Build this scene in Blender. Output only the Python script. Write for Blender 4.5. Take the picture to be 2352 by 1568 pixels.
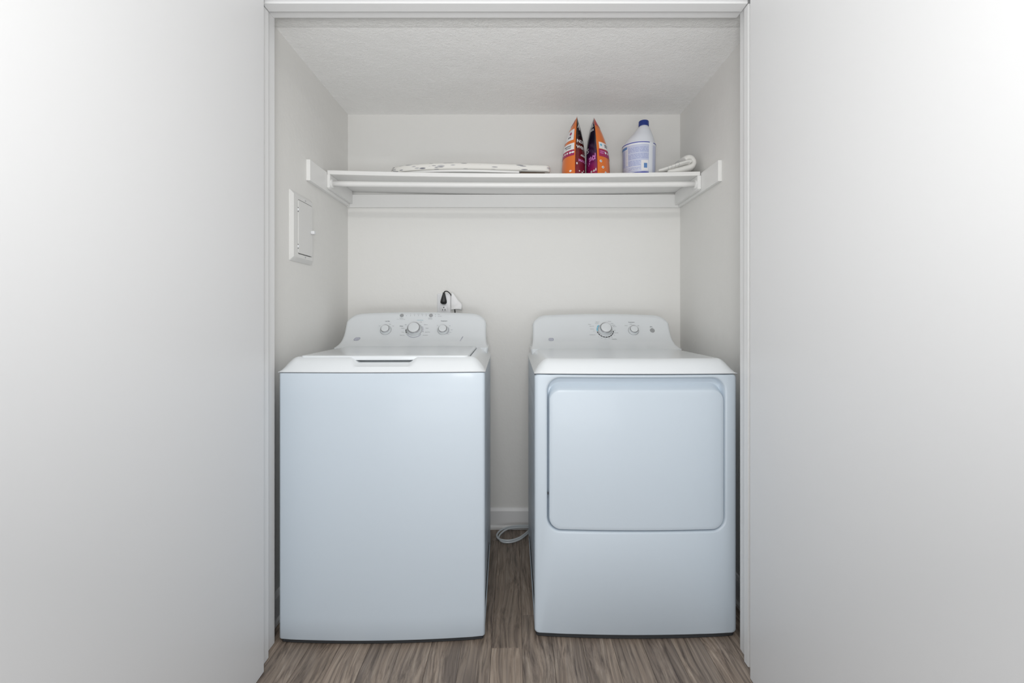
import bpy, bmesh, math, random
from mathutils import Vector, Matrix, noise

# ------------------------------------------------------------------ setup
for o in list(bpy.data.objects):
    bpy.data.objects.remove(o)
S = bpy.context.scene
COL = S.collection
PI = math.pi
F = 1060.0                      # focal length in pixels of a 2352 px wide frame
VX, VY, CH = 1180.0, 723.0, 1.095

cam_d = bpy.data.cameras.new('camera')
cam = bpy.data.objects.new('camera', cam_d)
COL.objects.link(cam)
cam.location = (0, 0, CH)
cam.rotation_euler = (PI/2, 0, 0)
cam_d.sensor_width = 36
cam_d.lens = F/2352*36
cam_d.shift_x = -(VX-1176)/2352
cam_d.shift_y = (VY-784)/2352
cam_d.clip_start = 0.01
S.camera = cam

W = bpy.data.worlds.new('daylight_room')
S.world = W
W.use_nodes = True
bg = W.node_tree.nodes['Background']
bg.inputs[0].default_value = (0.90, 0.955, 1.0, 1)
bg.inputs[1].default_value = 0.32

def area(name, loc, rot, sx, sy, power, col=(1, 1, 1)):
    d = bpy.data.lights.new(name, 'AREA')
    d.shape = 'RECTANGLE'
    d.size = sx
    d.size_y = sy
    d.energy = power
    d.color = col
    o = bpy.data.objects.new(name, d)
    COL.objects.link(o)
    o.location = loc
    o.rotation_euler = rot
    return o
area('ceiling_lamp', (0.0, -0.62, 2.42), (0, 0, 0), 0.5, 0.35, 27, (1.0, 0.985, 0.96))
fl_ = area('bounce_flash', (0.0, -0.15, 1.25), (PI*0.75, 0, 0), 0.3, 0.3, 13.0, (1.0, 0.99, 0.97))
fl_.data.spread = math.radians(160)
area('low_fill_light', (0.0, -0.9, 0.5), (PI*0.62, 0, 0), 1.6, 0.6, 16.0, (0.95, 0.975, 1.0))  # added low fill with no visible source, brightens the closet ceiling

vs = S.view_settings
vs.view_transform = 'Standard'
vs.look = 'None'
vs.gamma = 1
vs.use_curve_mapping = False
vs.exposure = 0.0

# ------------------------------------------------------------------ materials
def mat(name, col, rough=0.5, metal=0.0, coat=0.0, spec=0.5):
    m = bpy.data.materials.new(name)
    m.use_nodes = True
    b = m.node_tree.nodes['Principled BSDF']
    b.inputs['Base Color'].default_value = (*col, 1)
    b.inputs['Roughness'].default_value = rough
    b.inputs['Metallic'].default_value = metal
    b.inputs['Specular IOR Level'].default_value = spec
    if coat:
        b.inputs['Coat Weight'].default_value = coat
        b.inputs['Coat Roughness'].default_value = 0.08
    return m

def nd(m, t, **kw):
    n = m.node_tree.nodes.new(t)
    for k, v in kw.items():
        setattr(n, k, v)
    return n

def bump(m, scale, strength, dist, detail=3.0, second=None, coord='Object'):
    nt = m.node_tree
    b = nt.nodes['Principled BSDF']
    tc = nd(m, 'ShaderNodeTexCoord')
    n = nd(m, 'ShaderNodeTexNoise')
    n.inputs['Scale'].default_value = scale
    n.inputs['Detail'].default_value = detail
    nt.links.new(tc.outputs[coord], n.inputs['Vector'])
    bp = nd(m, 'ShaderNodeBump')
    bp.inputs['Strength'].default_value = strength
    bp.inputs['Distance'].default_value = dist
    nt.links.new(n.outputs['Fac'], bp.inputs['Height'])
    last = bp
    if second:
        n2 = nd(m, 'ShaderNodeTexNoise')
        n2.inputs['Scale'].default_value = second[0]
        n2.inputs['Detail'].default_value = 4
        nt.links.new(tc.outputs[coord], n2.inputs['Vector'])
        b2 = nd(m, 'ShaderNodeBump')
        b2.inputs['Strength'].default_value = second[1]
        b2.inputs['Distance'].default_value = second[2]
        nt.links.new(n2.outputs['Fac'], b2.inputs['Height'])
        nt.links.new(bp.outputs['Normal'], b2.inputs['Normal'])
        last = b2
    nt.links.new(last.outputs['Normal'], b.inputs['Normal'])
    return m

M = {}
M['wall'] = bump(mat('greige_wall_paint', (0.80, 0.795, 0.775), 0.6), 22, 0.35, 0.004, 3, (90, 0.25, 0.0015))
M['room_wall'] = mat('room_wall_paint', (0.84, 0.84, 0.83), 0.6)
M['ceiling'] = bump(mat('sprayed_ceiling', (0.92, 0.92, 0.915), 0.85), 70, 0.45, 0.005, 5, (190, 0.7, 0.003))
M['trim'] = bump(mat('white_trim_paint', (0.80, 0.805, 0.81), 0.4), 12, 0.05, 0.002)
M['shelf'] = bump(mat('white_shelf_paint', (0.84, 0.84, 0.83), 0.35), 14, 0.08, 0.002)
M['door'] = bump(mat('white_door_paint', (0.725, 0.73, 0.74), 0.38), 3, 0.04, 0.004)
M['enamel'] = mat('white_enamel', (0.57, 0.642, 0.712), 0.38, coat=0.06)
bump(M['enamel'], 160, 0.02, 0.0006)
M['plastic'] = mat('glossy_white_plastic', (0.715, 0.745, 0.768), 0.22, coat=0.3)
M['dark'] = mat('dark_gap', (0.03, 0.032, 0.035), 0.8)
M['grey_body'] = mat('galvanised_inner_body', (0.30, 0.32, 0.34), 0.5, 0.3)
M['chrome'] = mat('chrome', (0.50, 0.51, 0.53), 0.16, 1.0)
M['button'] = mat('grey_button', (0.33, 0.34, 0.35), 0.35)
M['ink'] = mat('grey_ink', (0.09, 0.10, 0.12), 0.6)
M['ink_light'] = mat('light_grey_ink', (0.33, 0.34, 0.42), 0.5)
M['ink_black'] = mat('black_ink', (0.012, 0.013, 0.015), 0.5)
M['ink_teal'] = mat('teal_ink', (0.10, 0.42, 0.50), 0.5)
M['ink_blue'] = mat('pale_blue_ink', (0.16, 0.48, 0.66), 0.5)
M['rubber'] = mat('black_rubber', (0.018, 0.019, 0.02), 0.45)
M['paper'] = mat('white_paper', (0.85, 0.85, 0.86), 0.7)
M['plate'] = mat('outlet_plastic', (0.80, 0.81, 0.83), 0.3)
M['breaker'] = mat('painted_steel', (0.76, 0.76, 0.75), 0.4)
M['hose'] = mat('pale_hose_plastic', (0.50, 0.535, 0.56), 0.3, coat=0.3)
M['orange'] = mat('orange_film', (0.74, 0.17, 0.02), 0.3, coat=0.3)
M['red'] = mat('red_film', (0.50, 0.02, 0.035), 0.3, coat=0.3)
M['white_print'] = mat('white_print', (0.82, 0.81, 0.82), 0.4)
M['magenta'] = mat('magenta_print', (0.36, 0.018, 0.10), 0.35)
M['pink'] = mat('pink_print', (0.62, 0.22, 0.55), 0.35)
M['jug'] = mat('white_hdpe', (0.80, 0.83, 0.89), 0.35)
M['cap'] = mat('blue_cap', (0.006, 0.03, 0.22), 0.35)
M['jug_blue'] = mat('blue_line_print', (0.01, 0.02, 0.36), 0.35)
M['jug_label'] = mat('lavender_label', (0.57, 0.61, 0.78), 0.35)
M['jug_label_dark'] = mat('label_text', (0.26, 0.32, 0.62), 0.4)
M['jug_label_teal'] = mat('label_blue_patch', (0.12, 0.25, 0.52), 0.4)
M['tray'] = mat('white_metal', (0.78, 0.78, 0.77), 0.35)
M['brown'] = mat('brown_board', (0.10, 0.07, 0.045), 0.7)

def ramp(m, stops):
    r = nd(m, 'ShaderNodeValToRGB')
    e = r.color_ramp.elements
    while len(e) < len(stops):
        e.new(0.5)
    for k, (p, c) in enumerate(stops):
        e[k].position = p
        e[k].color = (*c, 1)
    return r

def film(name, stops):
    m = mat(name, (0.1, 0.1, 0.1), 0.22, coat=0.4)
    nt = m.node_tree
    tc = nd(m, 'ShaderNodeTexCoord')
    sp = nd(m, 'ShaderNodeSeparateXYZ')
    nt.links.new(tc.outputs['Object'], sp.inputs[0])
    mr = nd(m, 'ShaderNodeMath', operation='DIVIDE')
    mr.inputs[1].default_value = 0.27
    nt.links.new(sp.outputs['Z'], mr.inputs[0])
    n = nd(m, 'ShaderNodeTexNoise')
    n.inputs['Scale'].default_value = 26
    nt.links.new(tc.outputs['Object'], n.inputs['Vector'])
    ma = nd(m, 'ShaderNodeMath', operation='MULTIPLY_ADD')
    ma.inputs[1].default_value = 0.30
    nt.links.new(n.outputs['Fac'], ma.inputs[0])
    nt.links.new(mr.outputs[0], ma.inputs[2])
    sb = nd(m, 'ShaderNodeMath', operation='SUBTRACT')
    sb.inputs[1].default_value = 0.15
    nt.links.new(ma.outputs[0], sb.inputs[0])
    r = ramp(m, stops)
    nt.links.new(sb.outputs[0], r.inputs[0])
    nt.links.new(r.outputs[0], nt.nodes['Principled BSDF'].inputs['Base Color'])
    return m
M['film_red'] = film('dark_red_film', [(0.0, (0.24, 0.012, 0.03)), (0.35, (0.16, 0.008, 0.014)), (0.5, (0.10, 0.014, 0.008)), (0.68, (0.012, 0.005, 0.006)), (1.0, (0.008, 0.005, 0.01))])
M['film_purple'] = film('dark_purple_film', [(0.0, (0.34, 0.01, 0.06)), (0.2, (0.22, 0.01, 0.10)), (0.36, (0.045, 0.006, 0.05)), (0.6, (0.008, 0.005, 0.016)), (0.9, (0.008, 0.006, 0.025)), (0.97, (0.40, 0.015, 0.08))])

def wood_mat():
    m = mat('oak_vinyl', (0.2, 0.16, 0.13), 0.48)
    nt = m.node_tree
    L = nt.links.new
    tc = nd(m, 'ShaderNodeTexCoord')
    oi = nd(m, 'ShaderNodeObjectInfo')
    sc = nd(m, 'ShaderNodeVectorMath', operation='SCALE')
    comb = nd(m, 'ShaderNodeCombineXYZ')
    mu = nd(m, 'ShaderNodeMath', operation='MULTIPLY')
    mu.inputs[1].default_value = 37.0
    L(oi.outputs['Random'], mu.inputs[0])
    L(mu.outputs[0], comb.inputs[0]); L(mu.outputs[0], comb.inputs[1]); L(mu.outputs[0], comb.inputs[2])
    add = nd(m, 'ShaderNodeVectorMath', operation='ADD')
    L(tc.outputs['Object'], add.inputs[0]); L(comb.outputs[0], add.inputs[1])
    # knots bend the grain
    kn = nd(m, 'ShaderNodeTexNoise'); kn.inputs['Scale'].default_value = 3.2; kn.inputs['Detail'].default_value = 1
    mp0 = nd(m, 'ShaderNodeMapping'); mp0.inputs['Scale'].default_value = (3.2, 0.9, 1)
    L(add.outputs[0], mp0.inputs[0]); L(mp0.outputs[0], kn.inputs['Vector'])
    mp = nd(m, 'ShaderNodeMapping'); mp.inputs['Scale'].default_value = (1, 0.045, 1)
    L(add.outputs[0], mp.inputs[0])
    off = nd(m, 'ShaderNodeVectorMath', operation='SCALE'); off.inputs['Scale'].default_value = 0.055
    L(kn.outputs['Color'], off.inputs[0])
    ad2 = nd(m, 'ShaderNodeVectorMath', operation='ADD')
    L(mp.outputs[0], ad2.inputs[0]); L(off.outputs[0], ad2.inputs[1])
    g1 = nd(m, 'ShaderNodeTexNoise'); g1.inputs['Scale'].default_value = 105; g1.inputs['Detail'].default_value = 6; g1.inputs['Roughness'].default_value = 0.65
    L(ad2.outputs[0], g1.inputs['Vector'])
    g2 = nd(m, 'ShaderNodeTexNoise'); g2.inputs['Scale'].default_value = 14; g2.inputs['Detail'].default_value = 4
    mp2 = nd(m, 'ShaderNodeMapping'); mp2.inputs['Scale'].default_value = (1, 0.16, 1)
    L(add.outputs[0], mp2.inputs[0]); L(mp2.outputs[0], g2.inputs['Vector'])
    wv = nd(m, 'ShaderNodeTexWave'); wv.bands_direction = 'X'; wv.inputs['Scale'].default_value = 16; wv.inputs['Distortion'].default_value = 9; wv.inputs['Detail'].default_value = 3; wv.inputs['Detail Scale'].default_value = 1.4
    L(ad2.outputs[0], wv.inputs['Vector'])
    r1 = ramp(m, [(0.30, (0.095, 0.073, 0.060)), (0.48, (0.26, 0.21, 0.172)), (0.62, (0.35, 0.29, 0.24)), (0.8, (0.52, 0.455, 0.395))])
    L(g1.outputs['Fac'], r1.inputs[0])
    r2 = ramp(m, [(0.32, (0.62, 0.61, 0.62)), (0.5, (0.95, 0.94, 0.93)), (0.68, (1.12, 1.08, 1.04))])
    L(g2.outputs['Fac'], r2.inputs[0])
    mx = nd(m, 'ShaderNodeMix', data_type='RGBA', blend_type='MULTIPLY'); mx.inputs[0].default_value = 0.9
    L(r1.outputs[0], mx.inputs[6]); L(r2.outputs[0], mx.inputs[7])
    r3 = ramp(m, [(0.0, (0.70, 0.70, 0.72)), (0.25, (0.97, 0.97, 0.97)), (1.0, (1.05, 1.05, 1.04))])
    L(wv.outputs['Fac'], r3.inputs[0])
    mx2 = nd(m, 'ShaderNodeMix', data_type='RGBA', blend_type='MULTIPLY'); mx2.inputs[0].default_value = 0.75
    L(mx.outputs[2], mx2.inputs[6]); L(r3.outputs[0], mx2.inputs[7])
    # knots
    vo = nd(m, 'ShaderNodeTexVoronoi'); vo.inputs['Scale'].default_value = 3.0
    mp3 = nd(m, 'ShaderNodeMapping'); mp3.inputs['Scale'].default_value = (1.6, 0.62, 0.3)
    L(add.outputs[0], mp3.inputs[0]); L(mp3.outputs[0], vo.inputs['Vector'])
    r4 = ramp(m, [(0.0, (0.30, 0.29, 0.26)), (0.045, (0.5, 0.49, 0.45)), (0.085, (1, 1, 1))])
    L(vo.outputs['Distance'], r4.inputs[0])
    mx3 = nd(m, 'ShaderNodeMix', data_type='RGBA', blend_type='MULTIPLY'); mx3.inputs[0].default_value = 0.85
    L(mx2.outputs[2], mx3.inputs[6]); L(r4.outputs[0], mx3.inputs[7])
    # plank to plank tone
    r5 = ramp(m, [(0.0, (0.86, 0.84, 0.82)), (0.5, (1.0, 1.0, 1.0)), (1.0, (1.10, 1.09, 1.08))])
    L(oi.outputs['Random'], r5.inputs[0])
    mx4 = nd(m, 'ShaderNodeMix', data_type='RGBA', blend_type='MULTIPLY'); mx4.inputs[0].default_value = 1
    L(mx3.outputs[2], mx4.inputs[6]); L(r5.outputs[0], mx4.inputs[7])
    b = nt.nodes['Principled BSDF']
    L(mx4.outputs[2], b.inputs['Base Color'])
    bp = nd(m, 'ShaderNodeBump'); bp.inputs['Strength'].default_value = 0.25; bp.inputs['Distance'].default_value = 0.0012
    L(g1.outputs['Fac'], bp.inputs['Height']); L(bp.outputs[0], b.inputs['Normal'])
    return m
M['wood'] = wood_mat()

def pad_mat():
    m = mat('leaf_print_cotton', (0.7, 0.69, 0.66), 0.85)
    nt = m.node_tree; L = nt.links.new
    tc = nd(m, 'ShaderNodeTexCoord')
    mp = nd(m, 'ShaderNodeMapping'); mp.inputs['Rotation'].default_value = (0.1, 0.8, 0.2); mp.inputs['Scale'].default_value = (0.42, 1, 2.9)
    L(tc.outputs['Object'], mp.inputs[0])
    vo = nd(m, 'ShaderNodeTexVoronoi'); vo.inputs['Scale'].default_value = 34
    L(mp.outputs[0], vo.inputs['Vector'])
    r = ramp(m, [(0.0, (0.16, 0.16, 0.18)), (0.20, (0.34, 0.34, 0.36)), (0.26, (0.80, 0.79, 0.755)), (1, (0.80, 0.79, 0.755))])
    L(vo.outputs['Distance'], r.inputs[0])
    vo2 = nd(m, 'ShaderNodeTexVoronoi'); vo2.inputs['Scale'].default_value = 24
    mp2 = nd(m, 'ShaderNodeMapping'); mp2.inputs['Rotation'].default_value = (0.1, -0.7, 0.3); mp2.inputs['Scale'].default_value = (0.6, 1, 2.2)
    L(tc.outputs['Object'], mp2.inputs[0]); L(mp2.outputs[0], vo2.inputs['Vector'])
    r2 = ramp(m, [(0.0, (0.55, 0.56, 0.62)), (0.24, (0.66, 0.67, 0.71)), (0.30, (1, 1, 1))])
    L(vo2.outputs['Distance'], r2.inputs[0])
    mx = nd(m, 'ShaderNodeMix', data_type='RGBA', blend_type='MULTIPLY'); mx.inputs[0].default_value = 1
    L(r.outputs[0], mx.inputs[6]); L(r2.outputs[0], mx.inputs[7])
    L(mx.outputs[2], nt.nodes['Principled BSDF'].inputs['Base Color'])
    return m
M['pad'] = pad_mat()

def towel_mat():
    m = mat('white_terry', (0.80, 0.80, 0.775), 0.95)
    nt = m.node_tree; L = nt.links.new
    b = nt.nodes['Principled BSDF']
    at = nd(m, 'ShaderNodeAttribute'); at.attribute_name = 'run'
    r = ramp(m, [(0.0, (0.79, 0.785, 0.76))] + [(0.28 + 0.11*k + d, c) for k in range(4) for d, c in ((0.0, (0.79, 0.785, 0.76)), (0.006, (0.60, 0.60, 0.59)), (0.016, (0.60, 0.60, 0.59)), (0.022, (0.79, 0.785, 0.76)))])
    L(at.outputs['Fac'], r.inputs[0])
    L(r.outputs[0], b.inputs['Base Color'])
    bump(m, 420, 0.5, 0.002)
    return m
M['towel'] = towel_mat()

# ------------------------------------------------------------------ helpers
def obj(name, bm, m, parent=None, smooth=False, mats=None):
    me = bpy.data.meshes.new(name)
    if isinstance(bm, bmesh.types.BMesh):
        bmesh.ops.recalc_face_normals(bm, faces=bm.faces[:])
        bm.to_mesh(me)
        bm.free()
    else:
        me = bm
    me.materials.append(m)
    for x in (mats or []):
        me.materials.append(x)
    if smooth:
        for p in me.polygons:
            p.use_smooth = True
    o = bpy.data.objects.new(name, me)
    COL.objects.link(o)
    if parent:
        o.parent = parent
    return o

def sharp(o, ang=40):
    me = o.data
    for p in me.polygons:
        p.use_smooth = True
    me.set_sharp_from_angle(angle=math.radians(ang))
    return o

def thing(name, label, cat, loc=(0, 0, 0), rz=0, group=None):
    o = bpy.data.objects.new(name, None)
    o.empty_display_size = 0.05
    COL.objects.link(o)
    o.location = loc
    o.rotation_euler = (0, 0, rz)
    return tag(o, label, cat, group)

def tag(o, label, cat, group=None):
    o['label'] = label
    o['category'] = cat
    if group:
        o['group'] = group
    return o

def struct(name, bm, m, parent=None, bevel=0.0):
    o = obj(name, bm, m, parent)
    if not parent:
        o['kind'] = 'structure'
    if bevel:
        md = o.modifiers.new('bevel', 'BEVEL')
        md.width = bevel
        md.segments = 2
        md.limit_method = 'ANGLE'
    return o

def add_box(bm, x0, x1, y0, y1, z0, z1):
    v = [bm.verts.new((x, y, z)) for x in (x0, x1) for y in (y0, y1) for z in (z0, z1)]
    for f in ((0, 1, 3, 2), (4, 6, 7, 5), (0, 4, 5, 1), (2, 3, 7, 6), (0, 2, 6, 4), (1, 5, 7, 3)):
        bm.faces.new([v[i] for i in f])
    return bm

def box(x0, x1, y0, y1, z0, z1):
    return add_box(bmesh.new(), x0, x1, y0, y1, z0, z1)

def rbox(x0, x1, y0, y1, z0, z1, r=0.002, seg=2):
    bm = box(x0, x1, y0, y1, z0, z1)
    bmesh.ops.bevel(bm, geom=bm.edges[:], offset=r, segments=seg, affect='EDGES', profile=0.5)
    return bm

def add_grid(bm, rows, close=False):
    vs_ = [[bm.verts.new(p) for p in r] for r in rows]
    for i in range(len(vs_)-1):
        n = len(vs_[i])
        for j in range(n if close else n-1):
            k = (j+1) % n
            try:
                bm.faces.new((vs_[i][j], vs_[i][k], vs_[i+1][k], vs_[i+1][j]))
            except ValueError:
                pass
    return vs_

def cap(bm, ring):
    try:
        bm.faces.new(ring)
    except ValueError:
        pass

def add_tube(bm, pts, r, n=10, caps=True):
    pts = [Vector(p) for p in pts]
    rr = r if isinstance(r, (list, tuple)) else [r]*len(pts)
    rows = []
    up = None
    for i, p in enumerate(pts):
        t = (pts[min(i+1, len(pts)-1)] - pts[max(i-1, 0)]).normalized()
        if up is None:
            a = Vector((0, 0, 1)) if abs(t.z) < 0.9 else Vector((1, 0, 0))
            u = t.cross(a).normalized()
        else:
            u = (up - t*up.dot(t)).normalized()
        up = u
        w = t.cross(u)
        rows.append([p + u*math.cos(2*PI*k/n)*rr[i] + w*math.sin(2*PI*k/n)*rr[i] for k in range(n)])
    v = add_grid(bm, rows, close=True)
    if caps:
        cap(bm, v[0]); cap(bm, v[-1])
    return bm

def spline(pts, n=8):
    P = [Vector(p) for p in pts]
    P = [P[0]*2-P[1]] + P + [P[-1]*2-P[-2]]
    out = []
    for i in range(1, len(P)-2):
        for k in range(n):
            t = k/n
            a, b, c, d = P[i-1], P[i], P[i+1], P[i+2]
            out.append(0.5*((2*b)+(c-a)*t+(2*a-5*b+4*c-d)*t*t+(3*b-a-3*c+d)*t**3))
    out.append(P[-2])
    return out

def add_lathe(bm, prof, origin, axis, n=32):
    """prof: (radius, height) pairs along axis"""
    axis = Vector(axis).normalized()
    a = Vector((1, 0, 0)) if abs(axis.x) < 0.9 else Vector((0, 1, 0))
    u = (a - axis*a.dot(axis)).normalized()
    w = axis.cross(u)
    origin = Vector(origin)
    rows = [[origin + axis*h + (u*math.cos(2*PI*k/n) + w*math.sin(2*PI*k/n))*max(r, 1e-5) for k in range(n)] for r, h in prof]
    v = add_grid(bm, rows, close=True)
    cap(bm, v[0]); cap(bm, v[-1])
    return bm

def text_bm(bm, s, size, fn, align='CENTER', bold=0.0):
    """add the words s to bm; fn maps (x, y) of the text plane to 3D"""
    c = bpy.data.curves.new('t', 'FONT')
    c.body = s
    c.size = size
    c.align_x = align
    c.align_y = 'CENTER'
    c.resolution_u = 2
    c.offset = bold
    o = bpy.data.objects.new('t', c)
    me = bpy.data.meshes.new_from_object(o)
    idx = {}
    for v in me.vertices:
        idx[v.index] = bm.verts.new(fn(v.co.x, v.co.y))
    for p in me.polygons:
        try:
            bm.faces.new([idx[i] for i in p.vertices])
        except ValueError:
            pass
    bpy.data.objects.remove(o)
    bpy.data.curves.remove(c)
    bpy.data.meshes.remove(me)
    return bm

def pr(u, v, Y):
    """point of the real room at depth Y seen at photo pixel (u, v)"""
    s = F/Y
    return Vector(((u-VX)/s, Y, CH-(v-VY)/s))

def smooth01(t):
    t = max(0.0, min(1.0, t))
    return t*t*(3-2*t)

# ------------------------------------------------------------------ setting
XL, XR, YB, ZC = -0.852, 0.855, 2.371, 2.126
YF = 1.43
RX = 1.35; RY = -1.3; RZ = 2.44

fl = struct('floor', box(-RX, RX, RY, YB+0.1, -0.06, -0.006), M['dark'])
pw = 0.1005
plank_cache = {}
def plank_mesh(L):
    key = round(L, 3)
    if key not in plank_cache:
        bm = bmesh.new()
        g = 0.0004; b = 0.0009; h = 0.0055
        x0, x1, y0, y1 = -pw/2+g, pw/2-g, g, L-g
        lo = [bm.verts.new((x, y, -h)) for x, y in ((x0, y0), (x1, y0), (x1, y1), (x0, y1))]
        mi = [bm.verts.new((x, y, -b*0.6)) for x, y in ((x0, y0), (x1, y0), (x1, y1), (x0, y1))]
        hi = [bm.verts.new((x, y, 0)) for x, y in ((x0+b, y0+b), (x1-b, y0+b), (x1-b, y1-b), (x0+b, y1-b))]
        for a, c in ((lo, mi), (mi, hi)):
            for k in range(4):
                bm.faces.new((a[k], a[(k+1) % 4], c[(k+1) % 4], c[k]))
        bm.faces.new(hi)
        me = bpy.data.meshes.new('plank')
        bmesh.ops.recalc_face_normals(bm, faces=bm.faces[:])
        bm.to_mesh(me); bm.free()
        me.materials.append(M['wood'])
        plank_cache[key] = me
    return plank_cache[key]
rnd = random.Random(4)
xe = 0.0275          # a seam seen between the machines
c0 = int(math.floor((-RX-xe)/pw)); c1 = int(math.ceil((RX-xe)/pw))
for c in range(c0+1, c1):
    xc = xe + (c+0.5)*pw
    if c == -1: j = 1.519
    elif c == 0: j = 1.687
    else: j = 1.519 + ((c*0.47) % 1.0)*1.2
    if c not in (-1, 0) and abs(xc) < 0.85:
        j = 1.519 - 0.35 - ((c*0.37) % 1.0)*0.5      # joints that the machines or the doors hide
    ys = [j + k*1.2 for k in range(-4, 4)]
    ys = [RY] + [y for y in ys if RY+0.1 < y < YB-0.1] + [YB+0.02]
    for a, b in zip(ys[:-1], ys[1:]):
        o = bpy.data.objects.new('plank', plank_mesh(b-a))
        COL.objects.link(o)
        o.location = (xc, a, 0)
        o.parent = fl

struct('wall_back', box(XL-0.1, XR+0.1, YB, YB+0.1, 0, ZC+0.1), M['wall'])
struct('wall_left', box(XL-0.1, XL, 1.543, YB, 0, ZC+0.1), M['wall'])
struct('wall_right', box(XR, XR+0.1, 1.514, YB, 0, ZC+0.1), M['wall'])
bmc = bmesh.new()
nx, ny = 90, 60
rows = []
for i in range(ny+1):
    r = []
    for k in range(nx+1):
        x = XL+(XR-XL)*k/nx; y = 1.52+(YB-1.52)*i/ny
        e = min(x-XL, XR-x, YB-y)
        dz = 0.0015*noise.noise(Vector((x*9, y*9, 1.3))) + 0.002*noise.noise(Vector((x*60, y*34, 5.1)))
        r.append((x, y, ZC - 0.004*smooth01(1-e/0.03)*0.6 + dz))
    rows.append(r)
add_grid(bmc, rows)
o = obj('ceiling', bmc, M['ceiling'], smooth=True); o['kind'] = 'structure'
bmc = box(XL-0.1, XR+0.1, 1.43, YB+0.1, ZC+0.012, ZC+0.1)
struct('trim_7', bmc, M['wall'])

# header shadow on the sprayed ceiling, painted as a darker strip
M['ceiling_shadow'] = bump(mat('shadow_sprayed_ceiling', (0.77, 0.77, 0.76), 0.9), 70, 0.6, 0.005, 5, (190, 0.7, 0.003))
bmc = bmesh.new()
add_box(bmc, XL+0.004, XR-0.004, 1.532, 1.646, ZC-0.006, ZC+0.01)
struct('ceiling_shadow_strip', bmc, M['ceiling_shadow'], bevel=0.002)

# front wall round the opening
struct('wall_front_left', box(-RX, -0.815, YF, 1.543, 0, RZ), M['room_wall'])
struct('wall_front_right', box(0.758, RX, YF, 1.514, 0, RZ), M['room_wall'])
struct('wall_front_top', box(-0.815, 0.758, YF, 1.530, 1.095+1.003, RZ), M['room_wall'])
# jambs (deep part) and stops (proud part)
HZ = 1.095+0.987
struct('trim_1', box(-0.815, -0.799, YF, 1.543, 0, HZ+0.016), M['trim'], bevel=0.0015)
struct('trim_2', box(0.742, 0.758, YF, 1.514, 0, HZ+0.016), M['trim'], bevel=0.0015)
struct('trim_3', box(-0.799, 0.742, YF, 1.535, HZ, HZ+0.016), M['trim'], bevel=0.0015)
struct('trim_4', box(-0.799, -0.783, YF+0.004, 1.475, 0, 1.095+0.968), M['trim'], bevel=0.002)
struct('trim_5', box(0.728, 0.742, YF+0.004, 1.460, 0, 1.095+0.968), M['trim'], bevel=0.002)
struct('trim_6', box(-0.783, 0.728, YF+0.004, 1.475, 1.095+0.968, HZ), M['trim'], bevel=0.002)
# casing on the room side of the header
bm = bmesh.new()
add_box(bm, -0.86, 0.81, YF-0.016, YF, HZ-0.010, HZ+0.06)
struct('trim_8', bm, M['trim'], bevel=0.003)

# open doors: plain slabs
DT = 0.035
def door_slab(name, xa, ya, xb, yb, side):
    d = (Vector((xb, yb))-Vector((xa, ya))).normalized()
    n = Vector((-d.y, d.x))*side
    bm = bmesh.new()
    P = [Vector((xa, ya)), Vector((xb, yb)), Vector((xb, yb))+n*DT, Vector((xa, ya))+n*DT]
    lo = [bm.verts.new((p.x, p.y, 0.004)) for p in P]
    hi = [bm.verts.new((p.x, p.y, 2.085)) for p in P]
    for k in range(4):
        bm.faces.new((lo[k], lo[(k+1) % 4], hi[(k+1) % 4], hi[k]))
    bm.faces.new(lo[::-1]); bm.faces.new(hi)
    return struct(name, bm, M['door'], bevel=0.0015)
door_slab('door_1', -0.764, 1.412, -0.756, 0.652, -1)
door_slab('door_2', 0.7095, 1.386, 0.7125, 0.626, 1)

# the room the photographer stands in
struct('wall_room_left', box(-RX-0.1, -RX, RY, YF, 0, RZ), M['room_wall'])
struct('wall_room_right', box(RX, RX+0.1, RY, YF, 0, RZ), M['room_wall'])
struct('ceiling_room', box(-RX, RX, RY, YF, RZ, RZ+0.1), M['ceiling'])

# baseboards inside the closet
def baseboard(name, pts_fn, length):
    prof = [(0, 0), (0.019, 0), (0.019, 0.012), (0.012, 0.020), (0.012, 0.092), (0.006, 0.105), (0, 0.108)]
    bm = bmesh.new()
    a = [bm.verts.new(pts_fn(0, d, z)) for d, z in prof]
    b = [bm.verts.new(pts_fn(length, d, z)) for d, z in prof]
    n = len(prof)
    for k in range(n):
        bm.faces.new((a[k], a[(k+1) % n], b[(k+1) % n], b[k]))
    bm.faces.new(a); bm.faces.new(b[::-1])
    return struct(name, bm, M['trim'], bevel=0.001)
baseboard('baseboard_back', lambda t, d, z: (XL+0.02+t, YB-d, z), XR-XL-0.04)
baseboard('baseboard_left', lambda t, d, z: (XL+d, 1.545+t, z), YB-1.545)
baseboard('baseboard_right', lambda t, d, z: (XR-d, 1.516+t, z), YB-1.516)

# ------------------------------------------------------------------ appliances
HW = 0.343            # half width
ZB, ZS = 0.0145, 0.902     # bottom of the front panel, seam under the top cover
def bow(x):
    return -0.015*(1-(x/HW)**2)

def front_outline(wrap=0.03, r=0.010):
    pts = []
    pts.append((-HW, wrap)); pts.append((-HW, r))
    for k in range(1, 5):
        a = PI/2*k/5
        pts.append((-HW+r-r*math.cos(a), r-r*math.sin(a)))
    xs = [-HW+r + (2*HW-2*r)*k/24 for k in range(25)]
    for x in xs:
        pts.append((x, bow(x)-0.0008 if abs(x) < HW-r else 0.0))
    for k in range(4, 0, -1):
        a = PI/2*k/5
        pts.append((HW-r+r*math.cos(a), r-r*math.sin(a)))
    pts.append((HW, r)); pts.append((HW, wrap))
    return pts

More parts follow.
